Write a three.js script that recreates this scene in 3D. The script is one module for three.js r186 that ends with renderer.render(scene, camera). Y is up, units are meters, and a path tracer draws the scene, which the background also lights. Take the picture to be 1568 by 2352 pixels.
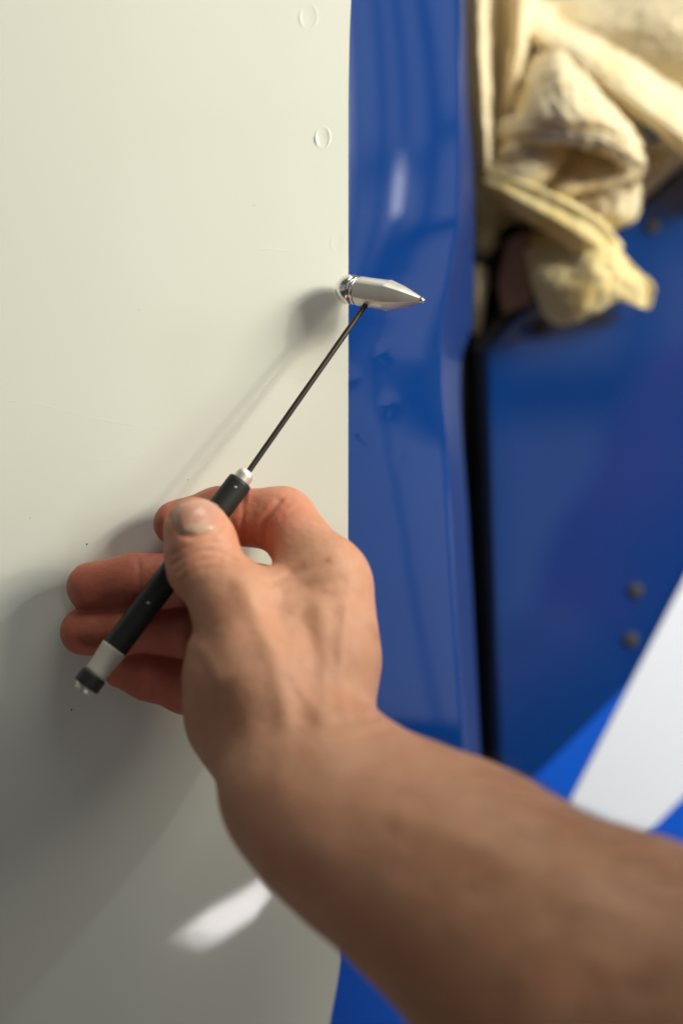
import * as THREE from 'three';
import { ImprovedNoise } from 'three/addons/math/ImprovedNoise.js';
import { mergeGeometries } from 'three/addons/utils/BufferGeometryUtils.js';
import { RoundedBoxGeometry } from 'three/addons/geometries/RoundedBoxGeometry.js';
import { RectAreaLightUniformsLib } from 'three/addons/lights/RectAreaLightUniformsLib.js';

// ------------------------------------------------------------------ camera, light, exposure
const scene = new THREE.Scene();
const camera = new THREE.PerspectiveCamera(38.17, 682 / 1024, 0.02, 30);
camera.position.set(0, 0, 0.5);
camera.lookAt(0, 0, 0);
camera.focus = 0.494;
camera.userData.fStop = 2.7;
scene.background = new THREE.Color(0.035, 0.035, 0.034);

const renderer = new THREE.WebGLRenderer({ antialias: true });
renderer.toneMapping = THREE.LinearToneMapping;
renderer.toneMappingExposure = 1;
renderer.shadowMap.enabled = true;
RectAreaLightUniformsLib.init();

const LAMPS = [ // name, label, position, aim, width, height, colour, radiance of the light
  ['work_lamp', 'broad warm work lamp on the right beside the car', [1.10, 0.46, 0.56], [0, 0, 0], 0.46, 0.32, [1.0, 0.965, 0.80], 48],
  ['spot_lamp', 'small warm spot lamp in front of the broad work lamp', [1.00, 0.44, 0.54], [0, 0, 0], 0.03, 0.03, [1.0, 0.94, 0.78], 950],
  ['spot_lamp', 'small cool spot lamp above the broad work lamp', [0.98, 0.66, 0.52], [0, 0, 0], 0.03, 0.03, [0.92, 0.98, 1.0], 850],
  ['ceiling_lamp', 'wide white ceiling panel lamp over the workshop', [0.30, 1.1, 0.30], [0.1, -0.1, 0.05], 0.6, 0.4, [1.0, 1.0, 0.88], 6],
  ['floor_lamp', 'long white lamp lying on the workshop floor', [0.02, -0.88, 0.63], [-0.06, -0.15, -0.02], 0.11, 0.15, [1.0, 0.95, 0.96], 13, -0.75],
  ['tube_lamp', 'short upright tube lamp in front of the windows on the right', [1.98, 0.50, 0.0], [0.02, 0.1, -0.04], 0.07, 0.12, [0.95, 0.97, 1.0], 3],
];

// ------------------------------------------------------------------ helpers
const noiseGen = new ImprovedNoise();
const N3 = (x, y, z) => noiseGen.noise(x + 31.7, y + 11.3, z + 57.1);
function rng(seed) { return () => { seed = (seed + 0x6d2b79f5) | 0; let t = Math.imul(seed ^ (seed >>> 15), 1 | seed); t = (t + Math.imul(t ^ (t >>> 7), 61 | t)) ^ t; return ((t ^ (t >>> 14)) >>> 0) / 4294967296; }; }
const V = (x, y, z) => new THREE.Vector3(x, y, z);
const MM = 0.001;
// a measured point: horizontal and vertical measure on the photograph (1568 wide) and distance in mm before (+) or behind (-) the plane of the hammer
function P(u, v, z = 0) { const zz = z * MM, s = (0.5 - zz) / 0.5 / 6797; return V((u - 784) * s, -(v - 1176) * s, zz); }
const NEAR = 45; // the door and the cloths stand this much (mm) nearer than first measured
const lerp = THREE.MathUtils.lerp, clamp = THREE.MathUtils.clamp;
const sstep = (a, b, x) => { const t = clamp((x - a) / (b - a), 0, 1); return t * t * (3 - 2 * t); };
function curve1(points) { // smooth interpolation through [x, y] pairs (monotone cubic)
  const n = points.length, m = [];
  for (let i = 0; i < n; i++) {
    if (i === 0 || i === n - 1) { const j = i === 0 ? 0 : n - 2; m.push((points[j + 1][1] - points[j][1]) / (points[j + 1][0] - points[j][0])); continue; }
    const a = (points[i][1] - points[i - 1][1]) / (points[i][0] - points[i - 1][0]), b = (points[i + 1][1] - points[i][1]) / (points[i + 1][0] - points[i][0]);
    m.push(a * b <= 0 ? 0 : 2 * a * b / (a + b));
  }
  return (x) => {
    if (x <= points[0][0]) return points[0][1] + m[0] * (x - points[0][0]);
    if (x >= points[n - 1][0]) return points[n - 1][1] + m[n - 1] * (x - points[n - 1][0]);
    let i = 0; while (x > points[i + 1][0]) i++;
    const h = points[i + 1][0] - points[i][0], t = (x - points[i][0]) / h, t2 = t * t, t3 = t2 * t;
    return (2 * t3 - 3 * t2 + 1) * points[i][1] + (t3 - 2 * t2 + t) * h * m[i] + (-2 * t3 + 3 * t2) * points[i + 1][1] + (t3 - t2) * h * m[i + 1];
  };
}
const used = new Map();
function numbered(name) { const k = used.get(name) ?? 0; used.set(name, k + 1); return k ? name + '_' + String(k).padStart(3, '0') : name; }
function tag(o, label, category, group, kind) { if (label) o.userData.label = label; if (category) o.userData.category = category; if (group) o.userData.group = group; if (kind) o.userData.kind = kind; return o; }
function thing(name, label, category, group) { const o = new THREE.Group(); o.name = numbered(name); scene.add(o); return tag(o, label, category, group); }
function part(name, geo, mat, parent, label) { const m = new THREE.Mesh(geo, mat); m.name = name; m.castShadow = m.receiveShadow = true; parent.add(m); if (label) m.userData.label = label; return m; }
function solo(name, geo, mat, label, category, kind) { const m = new THREE.Mesh(geo, mat); m.name = numbered(name); m.castShadow = m.receiveShadow = true; scene.add(m); return tag(m, label, category, null, kind); }
function grid(nu, nv, f, flip = false) { // f(i/nu, j/nv) -> Vector3
  const pos = [], uv = [], idx = [];
  for (let j = 0; j <= nv; j++) for (let i = 0; i <= nu; i++) { const p = f(i / nu, j / nv); pos.push(p.x, p.y, p.z); uv.push(p.x, p.y); }
  for (let j = 0; j < nv; j++) for (let i = 0; i < nu; i++) { const a = j * (nu + 1) + i, b = a + 1, c = a + nu + 1, d = c + 1; flip ? idx.push(a, b, c, b, d, c) : idx.push(a, c, b, b, c, d); }
  const g = new THREE.BufferGeometry();
  g.setAttribute('position', new THREE.Float32BufferAttribute(pos, 3)); g.setAttribute('uv', new THREE.Float32BufferAttribute(uv, 2)); g.setIndex(idx); g.computeVertexNormals();
  return g;
}
function dataTex(n, f, srgb = false) {
  const d = new Uint8Array(n * n * 4);
  for (let j = 0; j < n; j++) for (let i = 0; i < n; i++) { const c = f(i / n, j / n); for (let k = 0; k < 4; k++) d[(j * n + i) * 4 + k] = clamp(Math.round((c[k] ?? 1) * 255), 0, 255); }
  const t = new THREE.DataTexture(d, n, n); t.wrapS = t.wrapT = THREE.RepeatWrapping; t.magFilter = THREE.LinearFilter; t.minFilter = THREE.LinearFilter; if (srgb) t.colorSpace = THREE.SRGBColorSpace; t.needsUpdate = true; return t;
}
const tile = (x, y, p, s) => { // noise that repeats with period p
  const a = sstep(0, 1, x / p), b = sstep(0, 1, y / p), n = (i, j) => N3(x - i * p, y - j * p, s);
  return lerp(lerp(n(0, 0), n(1, 0), a), lerp(n(0, 1), n(1, 1), a), b);
};
const std = (o) => new THREE.MeshStandardMaterial({ side: THREE.DoubleSide, ...o });
const phys = (o) => new THREE.MeshPhysicalMaterial({ side: THREE.DoubleSide, ...o });
const rgb = (r, g, b) => new THREE.Color().setRGB(r, g, b);

// ------------------------------------------------------------------ materials
const peel = dataTex(256, (x, y) => { const v = 0.5 + 0.5 * tile(x * 24, y * 24, 24, 3) ; return [v, v, v]; });
peel.repeat.set(9, 9);
const M = {
  white: phys({ color: rgb(0.75, 0.765, 0.69), roughness: 0.06, specularIntensity: 1, bumpMap: peel, bumpScale: 0.00001 }),
  blue: phys({ color: rgb(0.001, 0.032, 0.172), roughness: 0.12, clearcoat: 1, clearcoatRoughness: 0.04, bumpMap: peel, bumpScale: 0.000016 }),
  litBlue: phys({ color: rgb(0.002, 0.085, 0.56), roughness: 0.3, bumpMap: peel, bumpScale: 0.00001 }),  // lit copy of the blue: stronger light low down is put into the colour
  jamb: std({ color: rgb(0.0005, 0.022, 0.14), roughness: 0.5 }),
  stripe: phys({ color: rgb(0.68, 0.72, 0.84), roughness: 0.25 }),
  black: std({ color: rgb(0.004, 0.004, 0.004), roughness: 0.85 }),
  seal: std({ color: rgb(0.012, 0.012, 0.012), roughness: 0.6 }),
  trim: std({ color: rgb(0.62, 0.58, 0.52), roughness: 0.5 }),
  rivet: std({ color: rgb(0.02, 0.02, 0.022), roughness: 0.75 }),
  alu: std({ color: rgb(0.80, 0.77, 0.71), metalness: 0.85, roughness: 0.48 }),
  chrome: std({ color: rgb(0.86, 0.85, 0.82), metalness: 0.92, roughness: 0.2 }),
  rod: std({ color: rgb(0.10, 0.085, 0.075), metalness: 0.85, roughness: 0.38 }),
  grip: std({ color: rgb(0.012, 0.014, 0.013), roughness: 0.52 }),
  sleeve: std({ color: rgb(0.50, 0.48, 0.40), roughness: 0.6 }),
  speck: std({ color: rgb(0.5, 0.5, 0.46), roughness: 0.7 }),
};

// ------------------------------------------------------------------ the car body: white panel and blue flank
// depth (mm) of the white panel
const edgeU = curve1([[-500, 830], [-100, 810], [0, 806], [100, 802], [260, 800], [900, 799.5], [1250, 799], [1700, 797], [2000, 792], [2190, 783], [2352, 757], [2600, 705], [3000, 600]]);
function panelZ(u, v) { // measured at the plane of the panel itself
  const x = (u - 800) / 6.8, y = (v - 1176) / 6.8; // mm
  let z = -10 - 0.10 * x;
  z -= 0.00010 * Math.max(0, -x - 60) ** 2;
  const s = (x * 0.62 + (y - 95) * 0.78); // grows towards the lower right
  z -= 0.0045 * Math.max(0, x + 32) ** 2 * sstep(90, 170, y);
  const q = (x * 0.7 + y * 0.7 - 74) / 42; z += 4 * Math.exp(-q * q) * sstep(20, 80, y);
  const t = Math.max(0, y - 62);
  z -= 0.0042 * t * t / (1 + t * 0.006);
  return z;
}
const specks = [[200, 1250, 0.3], [165, 1630, 0.28], [320, 712, 0.12], [583, 472, 0.13], [70, 1190, 0.13], [432, 1102, 0.16]], dents = [[708, 38, 3.4, 5.0, 0.22], [741, 316, 2.8, 4.2, 0.5], [776, 556, 2.6, 4.2, 0.1]];
function whitePoint(u, v) {
  const p = P(u, v, panelZ(u, v));
  p.z += MM * (0.16 * N3(p.x * 26, p.y * 20, 1.5) + 0.05 * N3(p.x * 70, p.y * 60, 4.5)) * (0.25 + 0.75 * sstep(0.0, -0.09, p.y));
  for (const [du, dv, a, b, h] of dents) {
    const dx = (u - du) / 6.7 / a, dy = (v - dv) / 6.7 / b, r = Math.hypot(dx, dy);
    const w = Math.atan2(dy, -dx), arc = 0.12 + 0.9 * Math.exp(-(((w - 0.25) / 0.55) ** 2)) + 0.4 * Math.exp(-(((Math.abs(w) - 2.7) / 0.5) ** 2));
    if (r < 1.6) p.z += h * MM * (Math.exp(-(((r - 0.85) / 0.09) ** 2)) * arc - 0.25 * Math.exp(-r * r * 3));
  }
  return p;
}
const body = thing('car', 'white and blue car with a black gap beside its striped blue door', 'car');
{
  const us = [], vs = [];
  for (let k = 0; k <= 90; k++) us.push(k / 90 * 0.80);
  for (let k = 1; k <= 150; k++) us.push(0.80 + k / 150 * 0.2);
  for (let v = -500; v < 0; v += 20) vs.push(v);
  for (let v = 0; v < 620; v += 3) vs.push(v);
  for (let v = 620; v <= 3000; v += 14) vs.push(v);
  const g = grid(us.length - 1, vs.length - 1, (a, b) => {
    const v = vs[Math.round(b * (vs.length - 1))], t = us[Math.round(a * (us.length - 1))];
    return whitePoint(lerp(-900, edgeU(v), t), v);
  });
  part('white_panel', g, M.white, body);
  const dirt = std({ color: rgb(0.10, 0.09, 0.07), roughness: 0.9 }), film = std({ color: rgb(0.80, 0.79, 0.73), roughness: 0.35 });
  for (const [u, v, r] of specks) { const p = whitePoint(u, v); part('dirt_speck', new THREE.SphereGeometry(r * MM, 8, 6).scale(1, 1.3, 0.35).translate(p.x, p.y, p.z), dirt, body); }
  const line = (name, pp, r) => part(name, new THREE.TubeGeometry(new THREE.CatmullRomCurve3(pp.map(([u, v]) => whitePoint(u, v).add(V(0, 0, -r * 0.6)))), 40, r, 6), film, body);
  line('scratch', [[598, 571], [632, 573], [666, 577]], 0.00022);
  line('dried_smear', [[10, 918], [90, 928], [180, 952], [300, 975], [372, 980]], 0.00013); line('dried_smear', [[210, 1052], [250, 1058], [300, 1050], [332, 1040]], 0.00013);
}
// the blue flank turns away to the right, has a crease and a flange at the door gap
const creaseU = curve1([[-500, 1052], [0, 1058], [300, 1062], [480, 1058], [620, 1040], [740, 1021], [830, 1015], [1050, 1030], [1400, 1049], [1600, 1061], [2000, 1080], [3000, 1120]]);
const flangeU = curve1([[-500, 1062], [0, 1068], [250, 1076], [420, 1086], [600, 1087], [740, 1084], [790, 1070], [830, 1058], [900, 1057], [1200, 1075], [1730, 1103], [2200, 1128], [3000, 1170]]);
const bumps = [[880, 812, 2.4, 0.22], [893, 932, 2.6, 0.30], [826, 985, 2.6, 0.28], [806, 868, 2.2, 0.2], [862, 1238, 5, 0.22], [915, 1050, 2.2, 0.12], [838, 1010, 1.6, 0.12]];
function flankPoint(t, v) { // t 0..1 from the white edge to the crease, 1..2 over the flange
  const u0 = edgeU(v) , z0 = panelZ(u0, v) - 0.6, uc = creaseU(v), uf = flangeU(v);
  let u, z;
  if (t <= 1) { u = lerp(u0 - 1.5, uc, t); z = z0 - 31 * t - 10 * t * t; }
  else { const s = t - 1; u = lerp(uc, uf, s); z = z0 - 41 - 42 * s - 6 * s * s; }
  const p = P(u, v, z);
  for (const [du, dv, r, h] of bumps) { const q = ((u - du) ** 2 + ((v - dv) * 0.8) ** 2) / (r * 6.3) ** 2; if (q < 6) p.z -= 0.8 * h * MM * Math.exp(-q * 0.8) * (1 + 0.5 * N3(u * 0.05, v * 0.05, 2)); }
  return p;
}
function flank(v0, v1, step, t1) {
  const ts = []; if (t1 <= 1.2) { for (let k = 0; k <= 110; k++) ts.push(k / 110 * 0.93); for (let k = 1; k <= 12; k++) ts.push(0.93 + k / 12 * 0.07); } else for (let k = 0; k <= 40; k++) ts.push(1 + k / 40);
  const n = Math.ceil((v1 - v0) / step);
  const soft = (t) => t; 
  return grid(ts.length - 1, n, (a, b) => {
    const t = ts[Math.round(a * (ts.length - 1))], v = lerp(v0, v1, b);
    if (Math.abs(t - 1) < 0.07) { const p0 = flankPoint(0.93, v), p1 = flankPoint(1, v), p2 = flankPoint(1.07, v), s = (t - 0.93) / 0.14; return p0.multiplyScalar((1 - s) ** 2).addScaledVector(p1, 2 * s * (1 - s)).addScaledVector(p2, s * s); }
    return flankPoint(soft(t), v);
  });
}
part('blue_flank', flank(-500, 1850, 5, 1), M.blue, body, 'dark blue flank of the panel with small dents');
part('lit_lower_flank', flank(1850, 3000, 12, 1), M.litBlue, body, 'lower blue flank of the panel, its brighter light painted in');  // same blue skin, brighter colour stands for light on its lower part
part('door_jamb', flank(-500, 3000, 12, 2), M.jamb, body, 'narrow blue jamb beside the black gap');

// ------------------------------------------------------------------ the door to the right
const doorN = V(0.14, 0.02, 0.99).normalize(), doorO = P(1112, 810, -178 + NEAR);
const doorX = V(0.99, 0, -0.14).normalize().addScaledVector(doorN, 0); doorX.addScaledVector(doorN, -doorX.dot(doorN)).normalize();
const doorY = doorN.clone().cross(doorX);
function onDoor(u, v, lift = 0) { // where the line of sight meets the plane of the door, in its own two directions
  const c = V(0, 0, 0.5), d = P(u, v, 0).sub(c), o = doorO.clone().addScaledVector(doorN, lift), k = o.clone().sub(c).dot(doorN) / d.dot(doorN);
  const p = c.addScaledVector(d, k).sub(doorO); return new THREE.Vector2(p.dot(doorX), p.dot(doorY));
}
let door;
{
  const pts = [[1112, 806], [1210, 701], [1394, 544], [1568, 391], [1720, 256], [2100, 256], [2300, 1200], [2300, 2900], [1176, 2900], [1143, 1800]].map(([u, v]) => onDoor(u, v));
  const s = new THREE.Shape(pts);
  const g = new THREE.ExtrudeGeometry(s, { depth: 0.012, bevelEnabled: true, bevelThickness: 0.003, bevelSize: 0.003, bevelOffset: -0.003, bevelSegments: 4, curveSegments: 4 });
  g.translate(0, 0, -0.015);
  door = part('door', g, M.blue, body, 'glossy blue door beyond the black gap');
  door.position.copy(doorO); door.quaternion.setFromRotationMatrix(new THREE.Matrix4().makeBasis(doorX, doorY, doorN));
  const flat = (pp, z) => { const q = new THREE.ShapeGeometry(new THREE.Shape(pp.map(([u, v]) => onDoor(u, v)))); q.translate(0, 0, z); return q; };
  part('painted_light_band', flat([[1600, 1268], [1440, 1570], [1250, 1760], [1160, 1850], [1160, 2600], [2000, 2600], [2200, 1000], [1760, 960]], 0.0006), M.litBlue, door, 'brighter blue band beside the white stripe, light painted on the door');  // brighter sheet stands for light falling on the lower door
  part('white_stripe', flat([[1700, 1068], [1568, 1330], [1440, 1578], [1312, 1828], [1190, 2060], [1290, 2110], [1490, 1905], [1568, 1828], [1800, 1600], [1840, 1200]], 0.0012), M.stripe, door, 'white stripe running down the blue door');
  for (const [u, v, r] of [[1496, 520, 0.0042], [1240, 752, 0.0046], [1458, 1357, 0.0042], [1447, 1470, 0.0042]]) {
    const q = onDoor(u, v), prof = [[0, 0.0016], [0.5, 0.0015], [0.85, 0.0011], [1, 0.0004], [1, -0.001]].map(([a, b]) => new THREE.Vector2(a * r * 0.85, b));
    const rv = part('rivet', new THREE.LatheGeometry(prof, 20).rotateX(Math.PI / 2), M.rivet, door); rv.position.set(q.x, q.y, 0);
  }
  // rubber seal and trim rail along the sloping top edge
  const along = (pp, r, z) => new THREE.TubeGeometry(new THREE.CatmullRomCurve3(pp.map(([u, v]) => { const q = onDoor(u, v, z); return V(q.x, q.y, z); })), 30, r, 12);
  part('rubber_seal', along([[1095, 812], [1200, 690], [1385, 534], [1568, 374], [1760, 204]], 0.0038, -0.008), M.seal, door);
  part('trim_rail', along([[1360, 512], [1460, 424], [1568, 326], [1800, 116]], 0.0075, -0.004), M.trim, door);
}
// dark inside of the door opening
let cavity;
{
  const a = P(1000, 300, -330), b = P(2300, 3000, -330);
  cavity = part('door_opening', new RoundedBoxGeometry(1.1, 1.3, 0.02, 2, 0.004).translate(0.52, -0.05, -0.36), M.black, body, 'black inside of the door opening');
  part('gap_liner', new RoundedBoxGeometry(0.05, 0.9, 0.008, 2, 0.003).translate(0.080, -0.2, -0.175), M.black, cavity);
  // bracket seen between the cloths and the gap
  const br = new THREE.Shape([[0, 0], [0.010, 0.004], [0.012, 0.020], [0.009, 0.034], [0.002, 0.030], [-0.002, 0.012]].map(([x, y]) => new THREE.Vector2(x, y)));
  const g = new THREE.ExtrudeGeometry(br, { depth: 0.004, bevelEnabled: true, bevelThickness: 0.001, bevelSize: 0.001, bevelSegments: 2 });
  const p = P(1156, 718, -184 + NEAR); g.translate(p.x, p.y, p.z);
  part('bracket', g, std({ color: rgb(0.20, 0.11, 0.08), roughness: 0.55 }), cavity, 'small brown bracket at the corner of the opening');
}

// ------------------------------------------------------------------ cloths
const weave = dataTex(256, (x, y) => { const v = 0.5 + 0.22 * Math.sin(x * 2 * Math.PI * 64) * Math.sin(y * 2 * Math.PI * 64) + 0.3 * tile(x * 32, y * 32, 32, 9); return [v, v, v]; });
weave.repeat.set(40, 40);
const stain = (a, b) => dataTex(128, (x, y) => { const n = 0.5 + 0.6 * tile(x * 5, y * 5, 5, 21) + 0.25 * tile(x * 14, y * 14, 14, 4), k = sstep(0.45, 0.95, n); return [lerp(a[0], b[0], k), lerp(a[1], b[1], k), lerp(a[2], b[2], k)]; }, true);
const tCream = stain([0.93, 0.872, 0.735], [0.91, 0.82, 0.62]), tYellow = stain([0.90, 0.825, 0.60], [0.88, 0.77, 0.48]);
tCream.repeat.set(12, 12); tYellow.repeat.set(14, 14);
const cloth = (map) => phys({ map, roughness: 0.95, sheen: 0.3, sheenColor: rgb(0.6, 0.55, 0.4), sheenRoughness: 0.6, bumpMap: weave, bumpScale: 0.0002, transmission: 0.26, thickness: 0 });
M.cream = cloth(tCream); M.yellow = cloth(tYellow);
const cr = (p, t) => { const n = p.length - 1, x = clamp(t, 0, 1) * n, i = Math.min(Math.floor(x), n - 1), f = x - i, a = p[Math.max(i - 1, 0)], b = p[i], c = p[i + 1], d = p[Math.min(i + 2, n)];
  return V(0, 0, 0).addScaledVector(a, -0.5 * f + f * f - 0.5 * f ** 3).addScaledVector(b, 1 - 2.5 * f * f + 1.5 * f ** 3).addScaledVector(c, 0.5 * f + 2 * f * f - 1.5 * f ** 3).addScaledVector(d, -0.5 * f * f + 0.5 * f ** 3); };
function sheet(rows, seed, wrinkle = 0.8, nu = 90, nv = 90, [fa, fb, amp] = [2, 2, 0], extra = 1.04) {
  const pts = rows.map((r) => r.map(([u, v, z]) => P(u, v, z + NEAR)));
  const f = (a, b) => cr(pts.map((r) => cr(r, a)), b);
  const ridge = (x) => 1 - Math.abs(x) * 2.4;
  return drape(grid(nu, nv, (a, b) => {
    const p = f(a, b), n = f(Math.min(a + 0.01, 1), b).sub(f(Math.max(a - 0.01, 0), b)).cross(f(a, Math.min(b + 0.01, 1)).sub(f(a, Math.max(b - 0.01, 0)))).normalize();
    const wa = a + 0.08 * N3(a * 3, b * 3, seed), wb = b + 0.08 * N3(a * 3 + 9, b * 3, seed);
    const k = N3(p.x * 60 + seed, p.y * 60, p.z * 40) * 0.7;
    const st = amp * (ridge(N3(wa * fa, wb * fb, seed + 5)) ** 3 * 0.8 + N3(wa * fa * 1.7, wb * fb * 1.7, seed + 8) * 0.6);
    return p.addScaledVector(n, MM * (wrinkle * (k - 0.2) * 1.6 + 0.6 * (Number.isFinite(st) ? st : 0)));
  }), nu, nv, extra, seed);
}
// cloth with a little more length than its place allows buckles into real folds; its rim stays where it is
function drape(g, nu, nv, extra, seed, rounds = 70) {
  const p = g.attributes.position.array, W = nu + 1, H = nv + 1, con = [];
  const add = (a, b, k, st) => { const d = Math.hypot(p[a * 3] - p[b * 3], p[a * 3 + 1] - p[b * 3 + 1], p[a * 3 + 2] - p[b * 3 + 2]); con.push(a, b, d * k, st); };
  for (let j = 0; j < H; j++) for (let i = 0; i < W; i++) {
    const a = j * W + i;
    if (i + 1 < W) add(a, a + 1, extra, 0.5); if (j + 1 < H) add(a, a + W, extra, 0.5);
    if (i + 1 < W && j + 1 < H) { add(a, a + W + 1, extra, 0.22); add(a + 1, a + W, extra, 0.22); }
    if (i + 4 < W) add(a, a + 4, extra * 0.985, 0.12); if (j + 4 < H) add(a, a + 4 * W, extra * 0.985, 0.12);
  }
  g.computeVertexNormals(); const n = g.attributes.normal.array, fixed = new Uint8Array(W * H);
  for (let j = 0; j < H; j++) for (let i = 0; i < W; i++) { const a = j * W + i; fixed[a] = i === 0 || j === 0 || i === nu || j === nv ? 1 : 0; if (!fixed[a]) { const k = 0.0007 * N3(p[a * 3] * 190 + seed, p[a * 3 + 1] * 190, p[a * 3 + 2] * 190); for (let c = 0; c < 3; c++) p[a * 3 + c] += n[a * 3 + c] * k; } }
  for (let r = 0; r < rounds; r++) for (let q = 0; q < con.length; q += 4) {
    const a = con[q] * 3, b = con[q + 1] * 3, fa = fixed[con[q]], fb = fixed[con[q + 1]]; if (fa && fb) continue;
    const dx = p[b] - p[a], dy = p[b + 1] - p[a + 1], dz = p[b + 2] - p[a + 2], d = Math.sqrt(dx * dx + dy * dy + dz * dz) || 1e-9, s = (d - con[q + 2]) / d * con[q + 3] * (fa || fb ? 1 : 0.5);
    if (!fa) { p[a] += dx * s; p[a + 1] += dy * s; p[a + 2] += dz * s; } if (!fb) { p[b] -= dx * s; p[b + 1] -= dy * s; p[b + 2] -= dz * s; }
  }
  g.computeVertexNormals(); return g;
}
// a soft roll of cloth along a line
function roll(line, radius, seed, wrinkle = 0.7) {
  const pts = line.map(([u, v, z]) => P(u, v, z + NEAR)), rad = curve1(radius.map((r, i) => [i / (radius.length - 1), r]));
  return drape(grid(56, 90, (a, b) => {
    const c = cr(pts, b), t = cr(pts, Math.min(b + 0.01, 1)).sub(cr(pts, Math.max(b - 0.01, 0))).normalize();
    const n = V(0, 0, 1).addScaledVector(t, -t.z).normalize(), m = t.clone().cross(n), w = a * Math.PI * 2;
    const rg = (x) => Math.max(0, 1 - Math.abs(x) * 3) ** 2, k = 1 + 0.2 * N3(Math.cos(w) * 1.4 + seed, Math.sin(w) * 1.4, b * 3) - 0.34 * rg(N3(Math.cos(w) * 1.8, Math.sin(w) * 1.8 + seed, b * 1.6)) + 0.2 * rg(N3(Math.cos(w) * 2.2 + 4, Math.sin(w) * 2.2 + seed, b * 2.4));
    const r = rad(b) * MM * k + wrinkle * MM * 0.3 * N3(c.x * 200, c.y * 200, w);
    return c.addScaledVector(m, Math.cos(w) * r * 1.0).addScaledVector(n, Math.sin(w) * r * 0.85);
  }), 56, 90, 1.06, seed, 50);
}
const rag = thing('work_cloth', 'big crumpled cream cotton cloth stuffed into the opening above the door', 'cloth');
part('back_sheet', sheet([
  [[1180, -80, -250], [1300, -60, -240], [1450, -70, -225], [1640, -90, -215], [1800, -80, -220]],
  [[1190, 10, -225], [1300, 18, -205], [1440, 8, -190], [1620, -6, -180], [1800, 0, -185]],
  [[1215, 60, -215], [1330, 70, -192], [1460, 80, -178], [1620, 90, -168], [1800, 90, -180]],
  [[1230, 150, -225], [1350, 150, -205], [1480, 180, -184], [1630, 190, -174], [1800, 180, -190]],
  [[1240, 280, -245], [1360, 280, -228], [1490, 280, -212], [1640, 290, -192], [1800, 300, -210]],
], 1, 0.8, 110, 90, [2.2, 5, 1.0], 1.015), M.cream, rag);
part('hanging_fold', sheet([
  [[1040, -80, -205], [1068, -80, -178], [1092, -80, -158], [1118, -80, -160], [1136, -80, -186], [1160, -80, -184], [1195, -80, -160], [1222, -80, -178], [1236, -80, -215]],
  [[1045, 100, -205], [1074, 100, -178], [1096, 100, -156], [1116, 100, -162], [1134, 100, -192], [1160, 100, -186], [1190, 100, -166], [1212, 100, -186], [1226, 100, -220]],
  [[1052, 230, -205], [1080, 230, -180], [1104, 230, -158], [1120, 230, -164], [1132, 230, -194], [1152, 230, -184], [1172, 230, -174], [1188, 240, -192], [1200, 240, -222]],
  [[1060, 340, -205], [1086, 350, -186], [1112, 350, -160], [1124, 350, -166], [1132, 350, -196], [1142, 350, -196], [1152, 330, -192], [1162, 330, -206], [1170, 330, -226]],
  [[1066, 470, -210], [1090, 470, -200], [1114, 450, -186], [1126, 440, -188], [1134, 430, -204], [1142, 420, -206], [1150, 410, -206], [1158, 410, -216], [1166, 410, -232]],
], 2, 0.5, 120, 70, [14, 1.4, 0.6], 1.03), M.cream, rag);
part('diagonal_fold', sheet([
  [[1236, -13, -212], [1222, 2, -204], [1209, 18, -194], [1198, 30, -190], [1188, 42, -189], [1181, 50, -193], [1178, 54, -200], [1183, 48, -210]],
  [[1300, 24, -206], [1283, 43, -196], [1267, 63, -184], [1254, 77, -180], [1242, 92, -179], [1233, 101, -183], [1229, 106, -192], [1235, 99, -204]],
  [[1382, 57, -198], [1363, 81, -187], [1344, 104, -173], [1330, 122, -167], [1316, 140, -166], [1306, 152, -171], [1301, 158, -181], [1309, 149, -197]],
  [[1473, 111, -190], [1453, 137, -178], [1434, 162, -163], [1420, 182, -157], [1405, 201, -156], [1396, 214, -161], [1391, 220, -172], [1398, 210, -188]],
  [[1562, 173, -186], [1542, 200, -174], [1521, 226, -159], [1505, 245, -153], [1490, 265, -152], [1479, 278, -157], [1474, 285, -168], [1482, 275, -184]],
  [[1650, 230, -188], [1629, 257, -176], [1607, 285, -161], [1590, 305, -155], [1574, 326, -154], [1563, 339, -159], [1558, 346, -170], [1566, 336, -186]],
  [[1788, 329, -198], [1766, 358, -186], [1743, 386, -171], [1726, 408, -165], [1709, 429, -164], [1697, 444, -169], [1691, 451, -180], [1700, 440, -196]]], 3, 0.7, 80, 140, [6, 2.2, 1.0], 1.022), M.cream, rag);
part('puffed_fold', sheet([
  [[1205, 150, -200], [1240, 122, -180], [1272, 116, -170], [1330, 140, -176], [1390, 190, -196], [1400, 200, -220]],
  [[1180, 190, -200], [1226, 160, -170], [1276, 160, -156], [1345, 180, -158], [1416, 226, -172], [1430, 240, -215]],
  [[1160, 240, -205], [1210, 220, -162], [1290, 226, -146], [1366, 236, -148], [1444, 276, -162], [1462, 290, -210]],
  [[1150, 290, -208], [1206, 276, -160], [1290, 280, -146], [1376, 286, -144], [1460, 322, -154], [1484, 330, -210]],
  [[1150, 320, -215], [1214, 304, -176], [1290, 300, -158], [1380, 310, -154], [1466, 352, -158], [1490, 356, -215]],
  [[1156, 340, -235], [1220, 320, -205], [1290, 318, -195], [1380, 326, -188], [1462, 366, -182], [1490, 370, -235]],
], 4, 0.5, 110, 110, [7, 1.1, 1.7], 1.03), M.cream, rag);
part('lip_fold', roll([[1128, 352, -200], [1165, 316, -176], [1225, 300, -160], [1300, 306, -152], [1370, 318, -148], [1430, 346, -150], [1468, 372, -160]], [5, 7, 6, 4.6, 4.4, 4.6, 3.4], 5), M.cream, rag);
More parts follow.
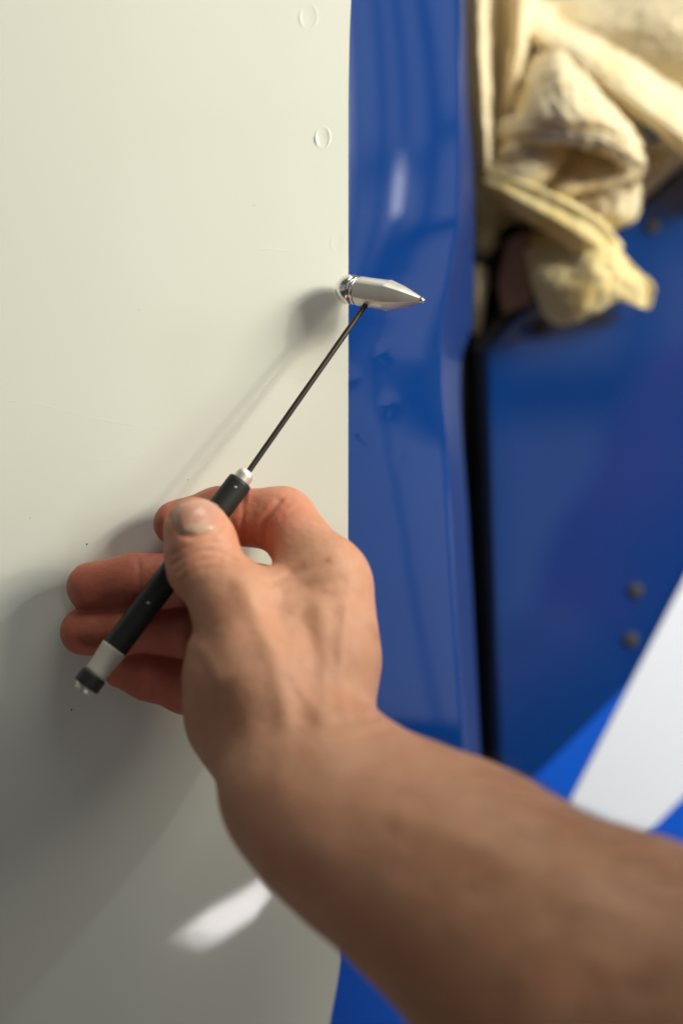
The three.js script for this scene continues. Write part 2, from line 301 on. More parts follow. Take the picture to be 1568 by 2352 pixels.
part('pillow_fold', roll([[1128, 400, -205], [1170, 386, -176], [1215, 372, -168], [1262, 352, -176], [1296, 338, -200]], [8, 11, 11, 8, 4], 6), M.cream, rag);
part('inner_fold', sheet([
  [[1220, 420, -205], [1262, 372, -192], [1320, 336, -182], [1400, 346, -172], [1470, 372, -164], [1500, 380, -185]],
  [[1210, 440, -198], [1270, 396, -180], [1330, 366, -178], [1410, 372, -176], [1472, 384, -166], [1500, 396, -190]],
  [[1200, 460, -188], [1272, 428, -168], [1340, 408, -168], [1410, 396, -172], [1470, 396, -170], [1496, 404, -200]],
  [[1200, 480, -192], [1276, 452, -168], [1346, 432, -164], [1410, 418, -168], [1462, 408, -172], [1490, 416, -210]],
  [[1210, 500, -215], [1280, 476, -198], [1350, 450, -194], [1410, 432, -195], [1456, 424, -200], [1480, 430, -230]],
], 7, 0.8, 90, 90, [2, 6, 1.2], 1.05), M.cream, rag);
part('edge_fold', roll([[1250, 470, -182], [1320, 432, -170], [1400, 408, -166], [1472, 388, -166]], [4, 4, 3.4, 2.6], 8), M.cream, rag);
part('corner_fold', sheet([
  [[1240, 470, -215], [1290, 462, -196], [1370, 440, -182], [1440, 416, -176], [1468, 404, -180], [1482, 400, -215]],
  [[1240, 500, -200], [1300, 486, -178], [1370, 470, -166], [1436, 446, -164], [1466, 438, -172], [1482, 430, -215]],
  [[1260, 530, -198], [1320, 514, -174], [1380, 500, -162], [1436, 486, -160], [1462, 478, -170], [1478, 470, -215]],
  [[1300, 556, -205], [1340, 540, -186], [1386, 526, -172], [1430, 512, -170], [1452, 504, -178], [1466, 496, -215]],
  [[1310, 570, -235], [1350, 560, -225], [1386, 546, -212], [1424, 530, -210], [1446, 520, -215], [1460, 510, -235]],
], 9, 0.7, 90, 90, [2, 5, 1.2], 1.07), M.cream, rag);
part('tucked_fold', sheet([
  [[1075, 385, -215], [1100, 392, -196], [1140, 400, -200], [1190, 430, -205], [1240, 470, -212]],
  [[1075, 440, -212], [1100, 446, -200], [1140, 456, -208], [1190, 480, -212], [1240, 520, -215]],
  [[1076, 500, -212], [1100, 506, -204], [1130, 510, -212], [1170, 520, -218], [1220, 540, -222]],
  [[1078, 560, -214], [1100, 566, -204], [1124, 570, -208], [1146, 560, -225], [1200, 560, -232]],
  [[1080, 600, -225], [1098, 592, -215], [1118, 590, -220], [1140, 580, -235], [1190, 570, -242]],
], 10, 0.8, 90, 90, [4, 3, 1.2], 1.07), M.cream, rag);
part('hanging_strip', sheet([
  [[1070, 590, -196], [1094, 606, -180], [1116, 612, -192]],
  [[1074, 660, -196], [1096, 670, -180], [1114, 676, -192]],
  [[1078, 720, -196], [1096, 724, -182], [1108, 728, -192]],
  [[1084, 770, -196], [1094, 772, -188], [1100, 774, -194]],
], 12, 0.6, 24, 40), M.cream, rag);

const tail = thing('work_cloth', 'yellowish cloth twisted into a band and hanging over the top edge of the blue door', 'cloth');
part('twisted_band', sheet([
  [[1065, 390, -205], [1066, 385, -200], [1066, 384, -197], [1066, 386, -195], [1064, 393, -196], [1062, 399, -195], [1059, 406, -196], [1058, 411, -197], [1058, 412, -200], [1059, 408, -204]],
  [[1099, 395, -190], [1101, 388, -182], [1102, 387, -178], [1101, 389, -175], [1098, 400, -175], [1094, 410, -174], [1091, 421, -176], [1088, 429, -178], [1088, 430, -182], [1090, 424, -189]],
  [[1157, 412, -185], [1162, 401, -172], [1162, 400, -166], [1161, 404, -162], [1155, 418, -163], [1149, 433, -162], [1143, 448, -164], [1138, 459, -167], [1137, 461, -173], [1141, 452, -183]],
  [[1236, 449, -182], [1243, 436, -166], [1244, 434, -159], [1242, 438, -154], [1232, 456, -155], [1223, 474, -153], [1214, 491, -156], [1207, 505, -160], [1205, 507, -167], [1211, 496, -180]],
  [[1313, 487, -176], [1322, 473, -160], [1322, 471, -153], [1320, 476, -148], [1309, 495, -149], [1298, 514, -147], [1287, 533, -150], [1278, 548, -154], [1277, 550, -161], [1284, 538, -174]],
  [[1377, 526, -176], [1388, 513, -160], [1389, 511, -153], [1386, 516, -148], [1371, 534, -149], [1357, 552, -147], [1343, 570, -150], [1331, 584, -154], [1330, 586, -161], [1339, 575, -174]],
  [[1418, 576, -183], [1430, 568, -168], [1431, 567, -161], [1427, 569, -156], [1412, 581, -157], [1397, 592, -155], [1382, 604, -158], [1370, 613, -162], [1368, 614, -168], [1377, 607, -181]]], 13, 0.4, 100, 140, [5, 1.2, 0.5], 1.008), M.yellow, tail);
part('hanging_end', sheet([
  [[1198, 540, -192], [1236, 534, -186], [1286, 530, -178], [1340, 520, -164], [1384, 530, -158], [1404, 552, -170]],
  [[1206, 586, -176], [1248, 586, -170], [1300, 584, -164], [1352, 572, -152], [1412, 568, -154], [1436, 594, -172]],
  [[1216, 634, -168], [1262, 636, -154], [1312, 630, -148], [1368, 606, -143], [1436, 612, -150], [1462, 628, -172]],
  [[1230, 684, -166], [1282, 686, -150], [1334, 668, -142], [1392, 640, -141], [1456, 640, -152], [1492, 652, -174]],
  [[1254, 726, -168], [1300, 722, -150], [1350, 700, -144], [1410, 676, -146], [1466, 674, -158], [1500, 666, -176]],
  [[1282, 748, -174], [1322, 742, -160], [1362, 724, -154], [1420, 694, -154], [1468, 706, -162], [1486, 710, -178]],
], 14, 0.7, 100, 100, [5, 1.6, 1.0], 1.035), M.yellow, tail);
part('hem', roll([[1386, 548, -162], [1424, 592, -158], [1466, 632, -160], [1496, 662, -168], [1484, 708, -172]], [2, 1.6, 1.4, 1.2, 1], 15), M.yellow, tail);
{
  const p = P(1326, 655, -145 + NEAR); part('stain_spot', new THREE.SphereGeometry(0.0016, 12, 8).scale(1, 0.8, 0.35).translate(p.x, p.y, p.z), std({ color: rgb(0.05, 0.06, 0.03), roughness: 1 }), tail, 'small dark spot on the hanging end');
}

// ------------------------------------------------------------------ tapping hammer
const hammer = thing('tapping_hammer', 'slim tapping hammer with a pointed metal head and black handle held in the fingers', 'hammer');
{
  const from = P(801, 665, -2.8), to = P(974, 691, 13), ax = to.clone().sub(from), L = ax.length() / MM; ax.normalize();
  const up = V(0, 1, 0).addScaledVector(ax, -ax.y).normalize(), side = ax.clone().cross(up), B = new THREE.Matrix4().makeBasis(ax, up, side).setPosition(from);
  const hex = (prof, round, nr = 120, turn = 0.15) => { // prof: [s, r] in mm; six soft-edged faces
    const g = grid(nr, prof.length - 1, (a, b) => {
      const [s, r] = prof[Math.round(b * (prof.length - 1))], w = a * Math.PI * 2 + turn, q = ((w % (Math.PI / 3)) + Math.PI / 3) % (Math.PI / 3) - Math.PI / 6, h = lerp(Math.min(0.985 / Math.cos(q), 1.12), 1.02, round);
      return V(s * MM, Math.cos(w) * r * h * MM, Math.sin(w) * r * h * MM);
    });
    return g.applyMatrix4(B);
  };
  const round = (prof, n = 64) => { const g = new THREE.LatheGeometry(prof.map(([s, r]) => new THREE.Vector2(r * MM, s * MM)), n); g.rotateZ(-Math.PI / 2); return g.applyMatrix4(B); };
  // round striking face and polished collar
  const dome = []; for (let k = 0; k <= 16; k++) { const w = k / 16 * Math.PI * 0.5; dome.push([0.6 - 5.1 * Math.cos(w), 5.25 * Math.sin(w)]); }
  part('striking_face', round([...dome, [1.6, 5.25], [2.2, 5.05], [2.6, 4.5], [3.0, 4.05]]), M.chrome, hammer);
  part('collar', round([[2.6, 3.9], [3.0, 4.7], [3.5, 5.05], [4.0, 5.05], [4.3, 4.6], [4.3, 3]]), M.chrome, hammer);
  const tipS = L - 0.6;
  const sub = (pp) => pp.flatMap(([s, r], i) => i === pp.length - 1 ? [[s, r]] : [0, 1, 2, 3].map((k) => [lerp(s, pp[i + 1][0], k / 4), lerp(r, pp[i + 1][1], k / 4)]));
  part('head', mergeGeometries([hex(sub([[4.1, 3.2], [4.3, 4.65], [4.7, 4.8], [10, 4.85], [15.4, 4.9], [15.9, 4.85]]), 0.8), hex(sub([[15.9, 4.85], [17, 4.62], [22, 3.4], [tipS - 0.9, 1.1]]), 0.3)]), M.alu, hammer);
  part('point', round([[tipS - 1.2, 1.15], [tipS - 0.2, 1.05], [tipS + 0.3, 0.85], [tipS + 0.55, 0.45], [tipS + 0.62, 0.0]], 24), M.chrome, hammer);
  // rod and handle
  const r0 = P(845, 692, 3.2), r1 = P(575, 1077, 15), hEnd = P(192, 1584, 29.5);
  const rd = r1.clone().sub(r0).normalize();
  const tube = (a, b, prof, n = 40) => { const d = b.clone().sub(a), l = d.length(); d.normalize(); const g = new THREE.LatheGeometry(prof.map(([s, r]) => new THREE.Vector2(r * MM, s <= 1 ? s * l : l)), n); return g.applyQuaternion(new THREE.Quaternion().setFromUnitVectors(V(0, 1, 0), d)).translate(a.x, a.y, a.z); };
  part('rod', tube(r0, r1.clone().addScaledVector(rd, 0.004), [[0, 0], [0, 0.95], [0.5, 0.95], [1, 0.95]], 24), M.rod, hammer);
  const h0 = P(570, 1082, 15.2), along = (k) => h0.clone().lerp(hEnd, k);
  part('ferrule', tube(along(0), along(0.07), [[0, 0], [0, 1.9], [0.06, 2.3], [0.14, 2.55], [0.2, 2.9], [0.34, 2.95], [1, 2.95]]), M.alu, hammer);
  part('grip', tube(along(0.045), along(0.825), [[0, 0], [0, 3.7], [0.006, 4.1], [0.02, 4.2], [0.5, 4.25], [0.98, 4.2], [0.997, 4.05], [1, 0]]), M.grip, hammer);
  part('sleeve', tube(along(0.815), along(0.945), [[0, 0], [0, 4.35], [0.05, 4.4], [0.3, 4.15], [0.55, 3.85], [0.8, 3.75], [0.97, 3.8], [1, 0]]), M.sleeve, hammer);
  part('end_band', tube(along(0.935), along(0.985), [[0, 0], [0, 4.25], [0.08, 4.4], [0.92, 4.4], [1, 4.25], [1, 0]]), M.grip, hammer);
  part('end_cap', tube(along(0.97), along(1.012), [[0, 0], [0, 3.3], [0.55, 3.3], [0.62, 2.9], [0.8, 2.9], [0.95, 2.6], [1, 0]]), M.alu, hammer);
  for (const [k, w] of [[0.615, 0.35], [0.085, 0.3]]) { const p = along(k); part('paint_speck', new THREE.SphereGeometry(0.00045, 10, 8).scale(1.2, 0.8, 0.6).translate(p.x + 0.0006, p.y + 0.0006, p.z + 0.00415), M.speck, hammer); }
}

// ------------------------------------------------------------------ the hand and forearm: one continuous surface from a distance field
const J = (u, v, z0, r0) => { const z = z0 + 20 * sstep(38, 66, z0), r = r0 * (500 - z) / (500 - z0), p = P(u, v, z); return [p.x / MM, p.y / MM, z, r]; };
const chain = (...j) => j.slice(1).map((b, i) => [...j[i], ...b]);
const HAND = {
  palm: { k: 11, c: [
    ...chain(J(756, 1332, 33, 11.2), J(748, 1470, 38, 12), J(712, 1680, 46, 14)),           // index metacarpal
    ...chain(J(752, 1420, 29, 11), J(748, 1540, 37, 12), J(728, 1690, 43, 14)),          // middle
    ...chain(J(715, 1520, 26, 10.5), J(715, 1620, 36, 11.5), J(700, 1720, 40, 13)),              // ring
    ...chain(J(672, 1606, 27, 10), J(680, 1690, 38, 12), J(680, 1760, 42, 14)),            // little
    ...chain(J(548, 1408, 42, 10.5), J(595, 1560, 46, 14), J(650, 1720, 48, 15)),            // thumb metacarpal
    ...chain(J(528, 1545, 39, 14), J(560, 1650, 38, 15), J(645, 1770, 44, 15)),            // ball of the thumb
    ...chain(J(640, 1560, 39, 13), J(690, 1500, 37, 12)),
    ...chain(J(570, 1385, 39, 8), J(650, 1400, 35, 9), J(725, 1385, 30, 10)),                // web of the thumb
    ...chain(J(675, 1745, 46, 17.5), J(672, 1830, 52, 18), J(765, 1925, 58, 18)),          // wrist
    ...chain(J(720, 1735, 46, 16.5), J(785, 1815, 52, 18), J(900, 1885, 57, 19)),
  ] },
  arm: { k: 16, c: [
    ...chain(J(770, 1925, 58, 18), J(965, 2055, 66, 22), J(1250, 2280, 82, 31), J(1500, 2520, 98, 37)),
    ...chain(J(805, 1830, 53, 18.5), J(1080, 1956, 64, 22), J(1480, 2196, 84, 28.5), J(1800, 2400, 104, 36), J(2050, 2560, 118, 39)),
    ...chain(J(900, 1960, 60, 22), J(1300, 2250, 84, 32), J(1900, 2640, 116, 38)),
    [...J(2050, 2560, 118, 39), 236, -98, 173, 46], [236, -98, 173, 46, 318, -50, 214, 50],  // above the elbow
  ] },
  index: { k: 3.5, kb: 9, c: chain(J(756, 1332, 33, 11.1), J(650, 1194, 12, 10.3), J(505, 1185, 6, 9.2), J(405, 1203, 5, 7.6)) },
  middle: { k: 3.5, kb: 7, c: chain(J(752, 1420, 29, 10.3), J(600, 1371, 17, 9.8), J(480, 1333, 12, 10), J(310, 1340, 11, 9.4), J(214, 1350, 9, 8.7)) },
  ring: { k: 3.5, kb: 7, c: chain(J(715, 1520, 26, 9.8), J(450, 1455, 12, 9.4), J(300, 1448, 11, 8.6), J(194, 1450, 9, 8.0)) },
  little: { k: 3.5, kb: 7, c: chain(J(672, 1606, 27, 9.2), J(430, 1578, 13, 8.4), J(340, 1552, 13, 7.6), J(280, 1536, 12, 6.4)) },
  thumb: { k: 4.5, kb: 8, c: chain(J(548, 1408, 42, 11.2), J(472, 1300, 34, 11.2), J(458, 1240, 32, 10.5), J(448, 1212, 31.5, 9.4)) },
};
const smin = (a, b, k) => { const h = Math.max(k - Math.abs(a - b), 0) / k; return Math.min(a, b) - h * h * k * 0.25; };
function cone(c, x, y, z) {
  const dx = c[4] - c[0], dy = c[5] - c[1], dz = c[6] - c[2], l2 = dx * dx + dy * dy + dz * dz;
  let t = ((x - c[0]) * dx + (y - c[1]) * dy + (z - c[2]) * dz) / l2; t = t < 0 ? 0 : t > 1 ? 1 : t;
  const ex = x - c[0] - dx * t, ey = y - c[1] - dy * t, ez = z - c[2] - dz * t;
  return Math.sqrt(ex * ex + ey * ey + ez * ez) - (c[3] + (c[7] - c[3]) * t);
}
function group(g, x, y, z) { let d = 1e3; for (const c of g.c) d = smin(d, cone(c, x, y, z), g.k); return d; }
const FING = ['index', 'middle', 'ring', 'little', 'thumb'];
// raised tendons and veins, knuckles (+) and creases (-): thin bones with a height in mm
const RELIEF = []; // polylines laid on the surface: points, width, height in mm
function sdf0(x, y, z) {
  const palm = group(HAND.palm, x, y, z), arm = group(HAND.arm, x, y, z), base = smin(palm, arm, 18);
  let d = base;
  for (const f of FING) { const g = HAND[f], e = smin(base, group(g, x, y, z), g.kb); d = smin(d, e, 0.9); }
  return d;
}
function relief(line, width, height) {
  const pts = new THREE.CatmullRomCurve3(line.map(([u, v]) => V(u, v, 0))).getPoints(8).map((q) => {
    const a = P(q.x, q.y, 140), dir = a.clone().sub(P(q.x, q.y, 100)).normalize(); let t = 0;
    for (let k = 0; k < 110 && t < 150; k++) { const x = a.x / MM - dir.x * t, y = a.y / MM - dir.y * t, z = 140 - dir.z * t, d = sdf0(x, y, z); if (d < 0.05) return [x, y, z]; t += Math.max(d * 0.8, 0.05); }
    return null;
  }).filter(Boolean);
  const box = [0, 1, 2].map((i) => [Math.min(...pts.map((q) => q[i])) - width * 3, Math.max(...pts.map((q) => q[i])) + width * 3]);
  if (pts.length > 1) RELIEF.push({ pts, width, height, box });
}
for (const [l, w, h] of [
  [[[562, 1345], [600, 1440], [640, 1560], [660, 1660]], 3.2, 0.9], [[[735, 1400], [745, 1500], [748, 1640]], 3.4, 0.8],      // tendons
  [[[690, 1425], [722, 1490], [730, 1560]], 3.4, -0.6], [[[640, 1400], [660, 1450]], 3.0, -0.6],                              // hollows between them
  [[[795, 1400], [780, 1520], [790, 1640]], 2.2, 0.7], [[[620, 1480], [690, 1580], [740, 1660]], 2.0, 0.45],          // veins
  [[[850, 1430], [858, 1446]], 2.4, 1.8],
  [[[398, 1296], [440, 1270], [490, 1263], [534, 1280]], 1.1, -0.95], [[[406, 1312], [446, 1288], [505, 1282]], 1.0, -0.6], [[[396, 1276], [440, 1252], [500, 1246], [530, 1258]], 1.0, -0.6], [[[420, 1330], [460, 1306], [500, 1302]], 1.0, -0.3],   // thumb knuckle
  [[[391, 1185], [396, 1208], [412, 1226], [450, 1234], [494, 1224], [508, 1206], [512, 1186]], 1.0, -0.7],                                                 // nail fold
  [[[600, 1250], [604, 1200], [640, 1150]], 1.2, -1.1], [[[640, 1172], [668, 1150]], 1.1, -0.22], [[[648, 1190], [682, 1165]], 1.1, -0.22], [[[625, 1335], [690, 1312], [745, 1290]], 1.6, -0.7], [[[650, 1365], [720, 1345], [780, 1330]], 2.0, -0.5],
  [[[316, 1275], [320, 1330], [314, 1400]], 0.9, -0.5], [[[300, 1410], [304, 1500]], 0.8, -0.35], [[[350, 1520], [345, 1600]], 0.8, -0.5], [[[560, 1130], [552, 1240]], 0.9, -0.35],
  [[[780, 1655], [830, 1650], [880, 1640]], 1.6, -0.6], [[[810, 1690], [860, 1680], [900, 1668]], 1.6, -0.5], [[[425, 1470], [470, 1500], [500, 1560]], 2.4, 0.5],
  [[[930, 1880], [1080, 1940], [1250, 2020], [1450, 2100]], 4, 0.45]]) relief(l, w, h);
function sdf(x, y, z) {
  let d = sdf0(x, y, z);
  if (d < 6 && d > -6) for (const r of RELIEF) {
    const b = r.box; if (x < b[0][0] || x > b[0][1] || y < b[1][0] || y > b[1][1] || z < b[2][0] || z > b[2][1]) continue;
    let e = 1e3; for (let k = 0; k < r.pts.length - 1; k++) { const p = r.pts[k], q = r.pts[k + 1]; e = Math.min(e, cone([p[0], p[1], p[2], 0, q[0], q[1], q[2], 0], x, y, z)); }
    if (e < r.width * 3) d -= r.height * Math.exp(-(e * e) / (r.width * r.width));
  }
  return d - 0.10 * N3(x * 0.5, y * 0.5, z * 0.5) - 0.35 * N3(x * 0.09, y * 0.09, z * 0.09);
}
function surfaceNet(f, lo, hi, h) {
  const n = [0, 1, 2].map((i) => Math.ceil((hi[i] - lo[i]) / h / 8) * 8 + 1), [nx, ny, nz] = n, val = new Float32Array(nx * ny * nz).fill(1), B = 8;
  const done = new Uint8Array(nx * ny * nz), live = [];
  for (let k = 0; k < nz - 1; k += B) for (let j = 0; j < ny - 1; j += B) for (let i = 0; i < nx - 1; i += B) {
    const d = f(lo[0] + (i + 4) * h, lo[1] + (j + 4) * h, lo[2] + (k + 4) * h), near = Math.abs(d) < B * h * 0.5 * 1.74 * 1.25 + 1.5;
    if (near) live.push([i, j, k]);
    for (let c = 0; c <= B; c++) for (let b = 0; b <= B; b++) for (let a = 0; a <= B; a++) {
      const id = ((k + c) * ny + j + b) * nx + i + a;
      if (done[id]) continue;
      if (near) { val[id] = f(lo[0] + (i + a) * h, lo[1] + (j + b) * h, lo[2] + (k + c) * h); done[id] = 1; } else val[id] = d;
    }
  }
  const map = new Map(), pos = [], idx = [];
  const cell = (i, j, k) => {
    const key = (k * ny + j) * nx + i; let v = map.get(key); if (v !== undefined) return v;
    let sx = 0, sy = 0, sz = 0, m = 0;
    const at = (a, b, c) => val[((k + c) * ny + j + b) * nx + i + a];
    for (let ax = 0; ax < 3; ax++) for (let q = 0; q < 4; q++) {
      const a0 = [0, 0, 0], b0 = [(ax + 1) % 3, (ax + 2) % 3]; a0[b0[0]] = q & 1; a0[b0[1]] = q >> 1; const a1 = [...a0]; a1[ax] = 1;
      const d0 = at(...a0), d1 = at(...a1); if ((d0 < 0) === (d1 < 0)) continue;
      const t = d0 / (d0 - d1); sx += a0[0] + (a1[0] - a0[0]) * t; sy += a0[1] + (a1[1] - a0[1]) * t; sz += a0[2] + (a1[2] - a0[2]) * t; m++;
    }
    v = pos.length / 3; pos.push(lo[0] + (i + sx / m) * h, lo[1] + (j + sy / m) * h, lo[2] + (k + sz / m) * h); map.set(key, v); return v;
  };
  const sd = [1, nx, nx * ny];
  const seen = new Set();
  for (const [i0, j0, k0] of live) for (let c = 0; c < B; c++) for (let b = 0; b < B; b++) for (let a = 0; a < B; a++) {
    const p = [i0 + a, j0 + b, k0 + c], id = (p[2] * ny + p[1]) * nx + p[0], d0 = val[id];
    for (let ax = 0; ax < 3; ax++) {
      const u = (ax + 1) % 3, w = (ax + 2) % 3;
      if (p[u] === 0 || p[w] === 0 || p[ax] >= n[ax] - 1) continue;
      const d1 = val[id + sd[ax]]; if ((d0 < 0) === (d1 < 0)) continue;
      const q = (x, y) => { const r = [...p]; r[u] -= x; r[w] -= y; return cell(...r); };
      const A = q(0, 0), Bq = q(1, 0), C = q(1, 1), D = q(0, 1);
      d0 < 0 ? idx.push(A, Bq, C, A, C, D) : idx.push(A, C, Bq, A, D, C);
    }
  }
  return { pos, idx };
}
{
  const H = 0.9, { pos, idx } = surfaceNet(sdf, [-115, -330, -16], [375, 24, 290], H);
  const nor = [], col = [], out = [], suv = [];
  const red = [[...J(214, 1350, 9, 0), 14], [...J(196, 1450, 9, 0), 14], [...J(300, 1545, 12, 0), 14], [...J(640, 1200, 20, 0), 9], [...J(449, 1190, 38, 0), 6], [...J(430, 1330, 12, 0), 24], [...J(430, 1470, 12, 0), 26], [...J(530, 1190, 8, 0), 17], [...J(360, 1340, 12, 0), 20], [...J(350, 1455, 12, 0), 20], [...J(370, 1560, 12, 0), 18]];
  for (let i = 0; i < pos.length; i += 3) {
    const x = pos[i], y = pos[i + 1], z = pos[i + 2], e = 0.4;
    const gx = sdf(x + e, y, z) - sdf(x - e, y, z), gy = sdf(x, y + e, z) - sdf(x, y - e, z), gz = sdf(x, y, z + e) - sdf(x, y, z - e), l = Math.hypot(gx, gy, gz) || 1;
    nor.push(gx / l, gy / l, gz / l); out.push(x * MM, y * MM, z * MM); suv.push((x + 0.6 * z) / 16, (y + 0.4 * z) / 16);
    let k = 0; for (const r of red) k = Math.max(k, Math.exp(-((x - r[0]) ** 2 + (y - r[1]) ** 2 + (z - r[2]) ** 2) / (r[4] * r[4] * 1.3)));
    const m = N3(x * 0.11, y * 0.11, z * 0.11) * 0.7 + N3(x * 0.28, y * 0.28, z * 0.28) * 0.7 + N3(x * 0.9, y * 0.9, z * 0.9) * 0.35, tan = sstep(-25, 55, x - y * 0.5 - 45) * sstep(235, 190, x);
    k = Math.max(k, sstep(-42, -56, x) * sstep(30, 24, z));
    const c = [lerp(lerp(0.58, 0.52, k), 0.47, tan), lerp(lerp(0.29, 0.145, k), 0.228, tan), lerp(lerp(0.18, 0.09, k), 0.126, tan)];
    col.push(c[0] * (1 + 0.05 * m), c[1] * (1 + 0.14 * m), c[2] * (1 + 0.16 * m));
  }
  const g = new THREE.BufferGeometry();
  g.setAttribute('position', new THREE.Float32BufferAttribute(out, 3)); g.setAttribute('normal', new THREE.Float32BufferAttribute(nor, 3)); g.setAttribute('color', new THREE.Float32BufferAttribute(col, 3)); g.setAttribute('uv', new THREE.Float32BufferAttribute(suv, 2)); g.setIndex(idx);
  const pores = dataTex(512, (px, py) => { const a = tile(px * 26, py * 26, 26, 2), b = tile(px * 60, py * 60, 60, 7), v = 0.55 + 0.5 * Math.min(Math.abs(a) * 2.2, 0.6) + 0.22 * b; return [v, v, v]; });
  const person = thing('person', 'bare right hand and forearm reaching in from the lower right to hold the hammer', 'person');
  part('skin', g, phys({ vertexColors: true, roughness: 0.52, specularIntensity: 0.8, bumpMap: pores, bumpScale: 0.00016, sheen: 0.15, sheenColor: rgb(0.9, 0.45, 0.3), sheenRoughness: 0.5 }), person);
  // fine hair along the back of the forearm
  {
    const rr = rng(77), strands = [], fd = P(1480, 2190, 84).sub(P(805, 1830, 53)).normalize(); let tries = 0;
    while (strands.length < 900 && tries++ < 60000) {
      const i = Math.floor(rr() * out.length / 3) * 3, p = V(out[i], out[i + 1], out[i + 2]), n = V(nor[i], nor[i + 1], nor[i + 2]);
      const on = sstep(-0.02, 0.06, p.x - p.y * 0.5 - 0.05) * sstep(-0.55, 0.5, n.y + n.x * 0.4); if (p.x > 0.19 || rr() > on) continue;
      const t = fd.clone().addScaledVector(n, -fd.dot(n)).normalize(), w = n.clone().cross(t), len = 0.006 + rr() * 0.009, q = [];
      const sw = (rr() - 0.5) * 0.9 + 0.3, lift = 0.15 + rr() * 0.35;
      for (let k = 0; k <= 3; k++) { const a = k / 3; q.push(p.clone().addScaledVector(t, len * a).addScaledVector(w, len * sw * a * a).addScaledVector(n, len * lift * a * (1.3 - a) - 0.0002)); }
      strands.push(new THREE.TubeGeometry(new THREE.CatmullRomCurve3(q), 4, 0.00005, 3));
    }
    tag(part('arm_hair', mergeGeometries(strands), std({ color: rgb(0.06, 0.035, 0.02), roughness: 0.5 }), person), null, null, null, 'stuff');
  }
  // the shoulder and side of the body, out of the picture on the lower right, in a red shirt: added and enlarged to keep the side light off the forearm
  {
const T = [[262, -84, 184, 54, 330, -30, 216, 66], [330, -22, 216, 70, 417, 58, 260, 86], [417, 58, 260, 86, 530, 60, 340, 108], [417, 20, 262, 70, 420, -80, 300, 90], [530, 20, 340, 100, 610, -80, 410, 130], [610, -80, 410, 130, 640, -300, 430, 140], [640, -300, 430, 140, 640, -480, 430, 140]];
    const f = (x, y, z) => { let d = 1e3; for (const c of T) d = smin(d, cone(c, x, y, z), 40); return d - 2.5 * N3(x * 0.02, y * 0.03, z * 0.02); };
    const r = surfaceNet(f, [190, -660, 100], [850, 260, 610], 6), g2 = new THREE.BufferGeometry();
    g2.setAttribute('position', new THREE.Float32BufferAttribute(r.pos.map((q) => q * MM), 3)); g2.setIndex(r.idx); g2.computeVertexNormals();
    part('shading_shirt', g2, std({ color: rgb(0.55, 0.04, 0.12), roughness: 0.9 }), person, 'red shirt sleeve and unseen side, added to shade the forearm');
  }
  // thumb nail: a curved plate laid on the end of the thumb
  const c = P(447, 1188, 41), ny = P(443, 1150, 40).sub(P(452, 1235, 41)).normalize(), nz = V(-0.08, 0.2, 1).normalize(); nz.addScaledVector(ny, -nz.dot(ny)).normalize(); const nx = ny.clone().cross(nz);
  const cols = [];
  const nail = grid(40, 40, (a, b) => {
    const p = (a - 0.5) * 2, q = (b - 0.5) * 2, w = 7.5 * Math.sqrt(Math.max(0, 1 - 0.22 * q * q - 0.40 * Math.max(0, q) ** 4)), l = 5.9 * (1 - 0.18 * p * p);
    const o = c.clone().addScaledVector(nx, p * w * MM).addScaledVector(ny, q * l * MM).addScaledVector(nz, 0.008);
    let t = 0; for (let s = 0; s < 40; s++) { const d = sdf(o.x / MM, o.y / MM, o.z / MM); if (d < 0.03) break; o.addScaledVector(nz, -d * 0.7 * MM); if ((t += d * 0.7) > 14) break; }
    const rim = Math.max(Math.abs(p) ** 3, Math.abs(q) ** 4);
    const lun = sstep(-0.35, -0.6, q + 0.55 * p * p - 0.12) , free = sstep(0.80, 0.9, q);
    cols.push(lerp(lerp(0.52, 0.55, lun), 0.55, free), lerp(lerp(0.27, 0.37, lun), 0.38, free), lerp(lerp(0.20, 0.26, lun), 0.28, free));
    return o.addScaledVector(nz, (0.55 - 0.85 * rim) * MM);
  }, true);
  nail.setAttribute('color', new THREE.Float32BufferAttribute(cols, 3));
  part('thumb_nail', nail, phys({ vertexColors: true, roughness: 0.28, side: THREE.DoubleSide }), person);
}

// ------------------------------------------------------------------ lamps and the workshop things that the paint mirrors
for (const [name, label, at, aim, w, h, c, L, roll = 0] of LAMPS) {
  const lamp = thing(name, label, 'lamp'); lamp.position.set(...at); lamp.lookAt(...aim); lamp.rotateZ(roll);
  part('housing', new RoundedBoxGeometry(w + 0.03, h + 0.03, 0.04, 2, 0.006).translate(0, 0, -0.025), std({ color: rgb(0.3, 0.3, 0.3), roughness: 0.5 }), lamp);
  part('diffuser', new THREE.PlaneGeometry(w, h), std({ color: rgb(0.8, 0.8, 0.8), emissive: rgb(...c), emissiveIntensity: 1.2 }), lamp);
  const l = new THREE.RectAreaLight(rgb(...c), L, w, h); l.position.set(...at).add(V(...aim).sub(V(...at)).normalize().multiplyScalar(0.006)); scene.add(l); l.lookAt(...aim); l.rotateZ(roll); l.name = 'lamp_light';
}

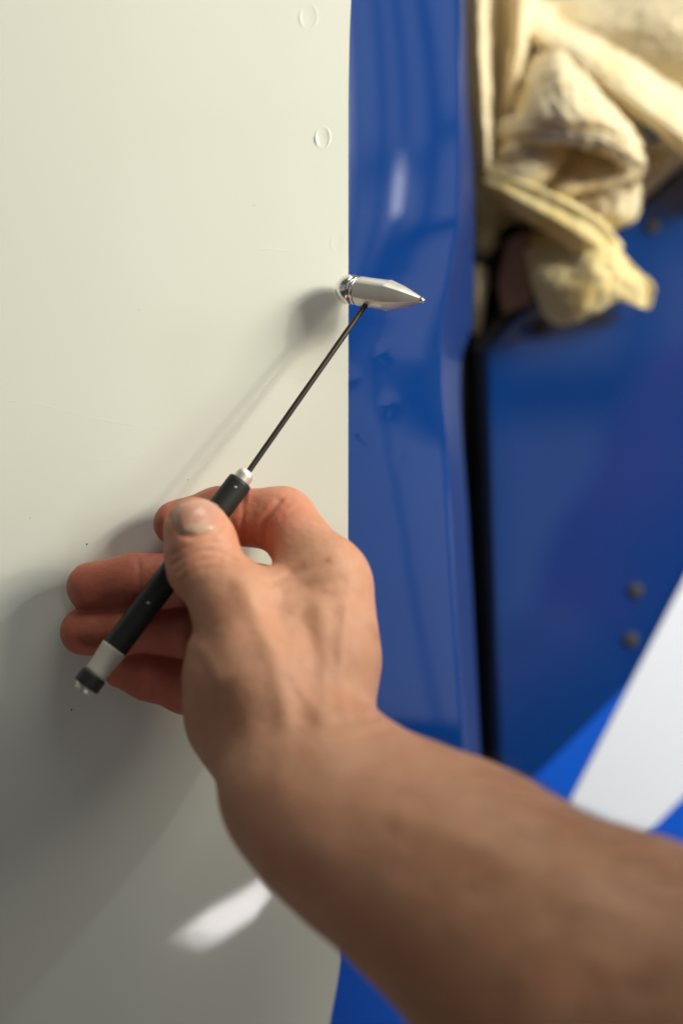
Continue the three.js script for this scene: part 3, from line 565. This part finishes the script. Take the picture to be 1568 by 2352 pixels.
{
  const floor = new RoundedBoxGeometry(9, 0.05, 9, 1, 0.01); floor.translate(0, -0.95, 1);
  solo('floor', floor, std({ color: rgb(0.10, 0.10, 0.095), roughness: 0.7 }), 'grey workshop floor', null, 'structure');
  // tall workshop windows around the right-hand side, with thick dark bars; the two on the left are added fill light
  const paneM = std({ color: rgb(0.3, 0.3, 0.3), emissive: rgb(1.0, 0.95, 1.08), emissiveIntensity: 0.34 }), barM = std({ color: rgb(0.06, 0.06, 0.065), roughness: 0.6 }), lowM = std({ color: rgb(0.25, 0.25, 0.27), emissive: rgb(1.0, 0.95, 1.1), emissiveIntensity: 0.32 }), leftFillM = std({ color: rgb(0.3, 0.3, 0.3), emissive: rgb(1.0, 0.97, 0.9), emissiveIntensity: 0.26 });
  [12, 36, 60, 84, 108, -50, -74].forEach((deg, i) => {
    const a = deg * Math.PI / 180, w = thing('glow_window', deg < 0 ? (deg < -60 ? 'added glowing window farthest round to the left, for fill light' : 'added glowing window on the left behind the camera, for fill light') : 'tall workshop window, number ' + ['one', 'two', 'three', 'four', 'five'][i] + ' from behind the camera round to the right', 'window');
    w.position.set(Math.sin(a) * 2.6, 0, Math.cos(a) * 2.6); w.lookAt(0, 0, 0);
    const xs = [-0.53, -0.30, -0.08, 0.2, 0.53];
    const bars = []; for (const x of xs) bars.push(new THREE.BoxGeometry(0.06, 1.0, 0.06).translate(x, 0.93, 0));
    bars.push(new THREE.BoxGeometry(1.12, 0.12, 0.07).translate(0, 0.37, 0), new THREE.BoxGeometry(1.12, 0.06, 0.064).translate(0, 0.80 - 0.1 * (i % 2), 0.01), new THREE.BoxGeometry(1.12, 0.08, 0.07).translate(0, 1.46, 0), new THREE.BoxGeometry(1.12, 0.4, 0.05).translate(0, -0.52, 0));
    part('frame', mergeGeometries(bars), barM, w);
    xs.slice(1).forEach((x, k) => part('pane', new THREE.BoxGeometry(x - xs[k] - 0.06, 1.0, 0.01).translate((x + xs[k]) / 2, 0.93, 0), deg < 0 ? leftFillM : paneM, w));
    part('lower_pane', new THREE.BoxGeometry(1.05, 0.62, 0.01).translate(0, 0.0, -0.01), deg < 0 ? leftFillM : lowM, w);
  });
}

renderer.render(scene, camera);
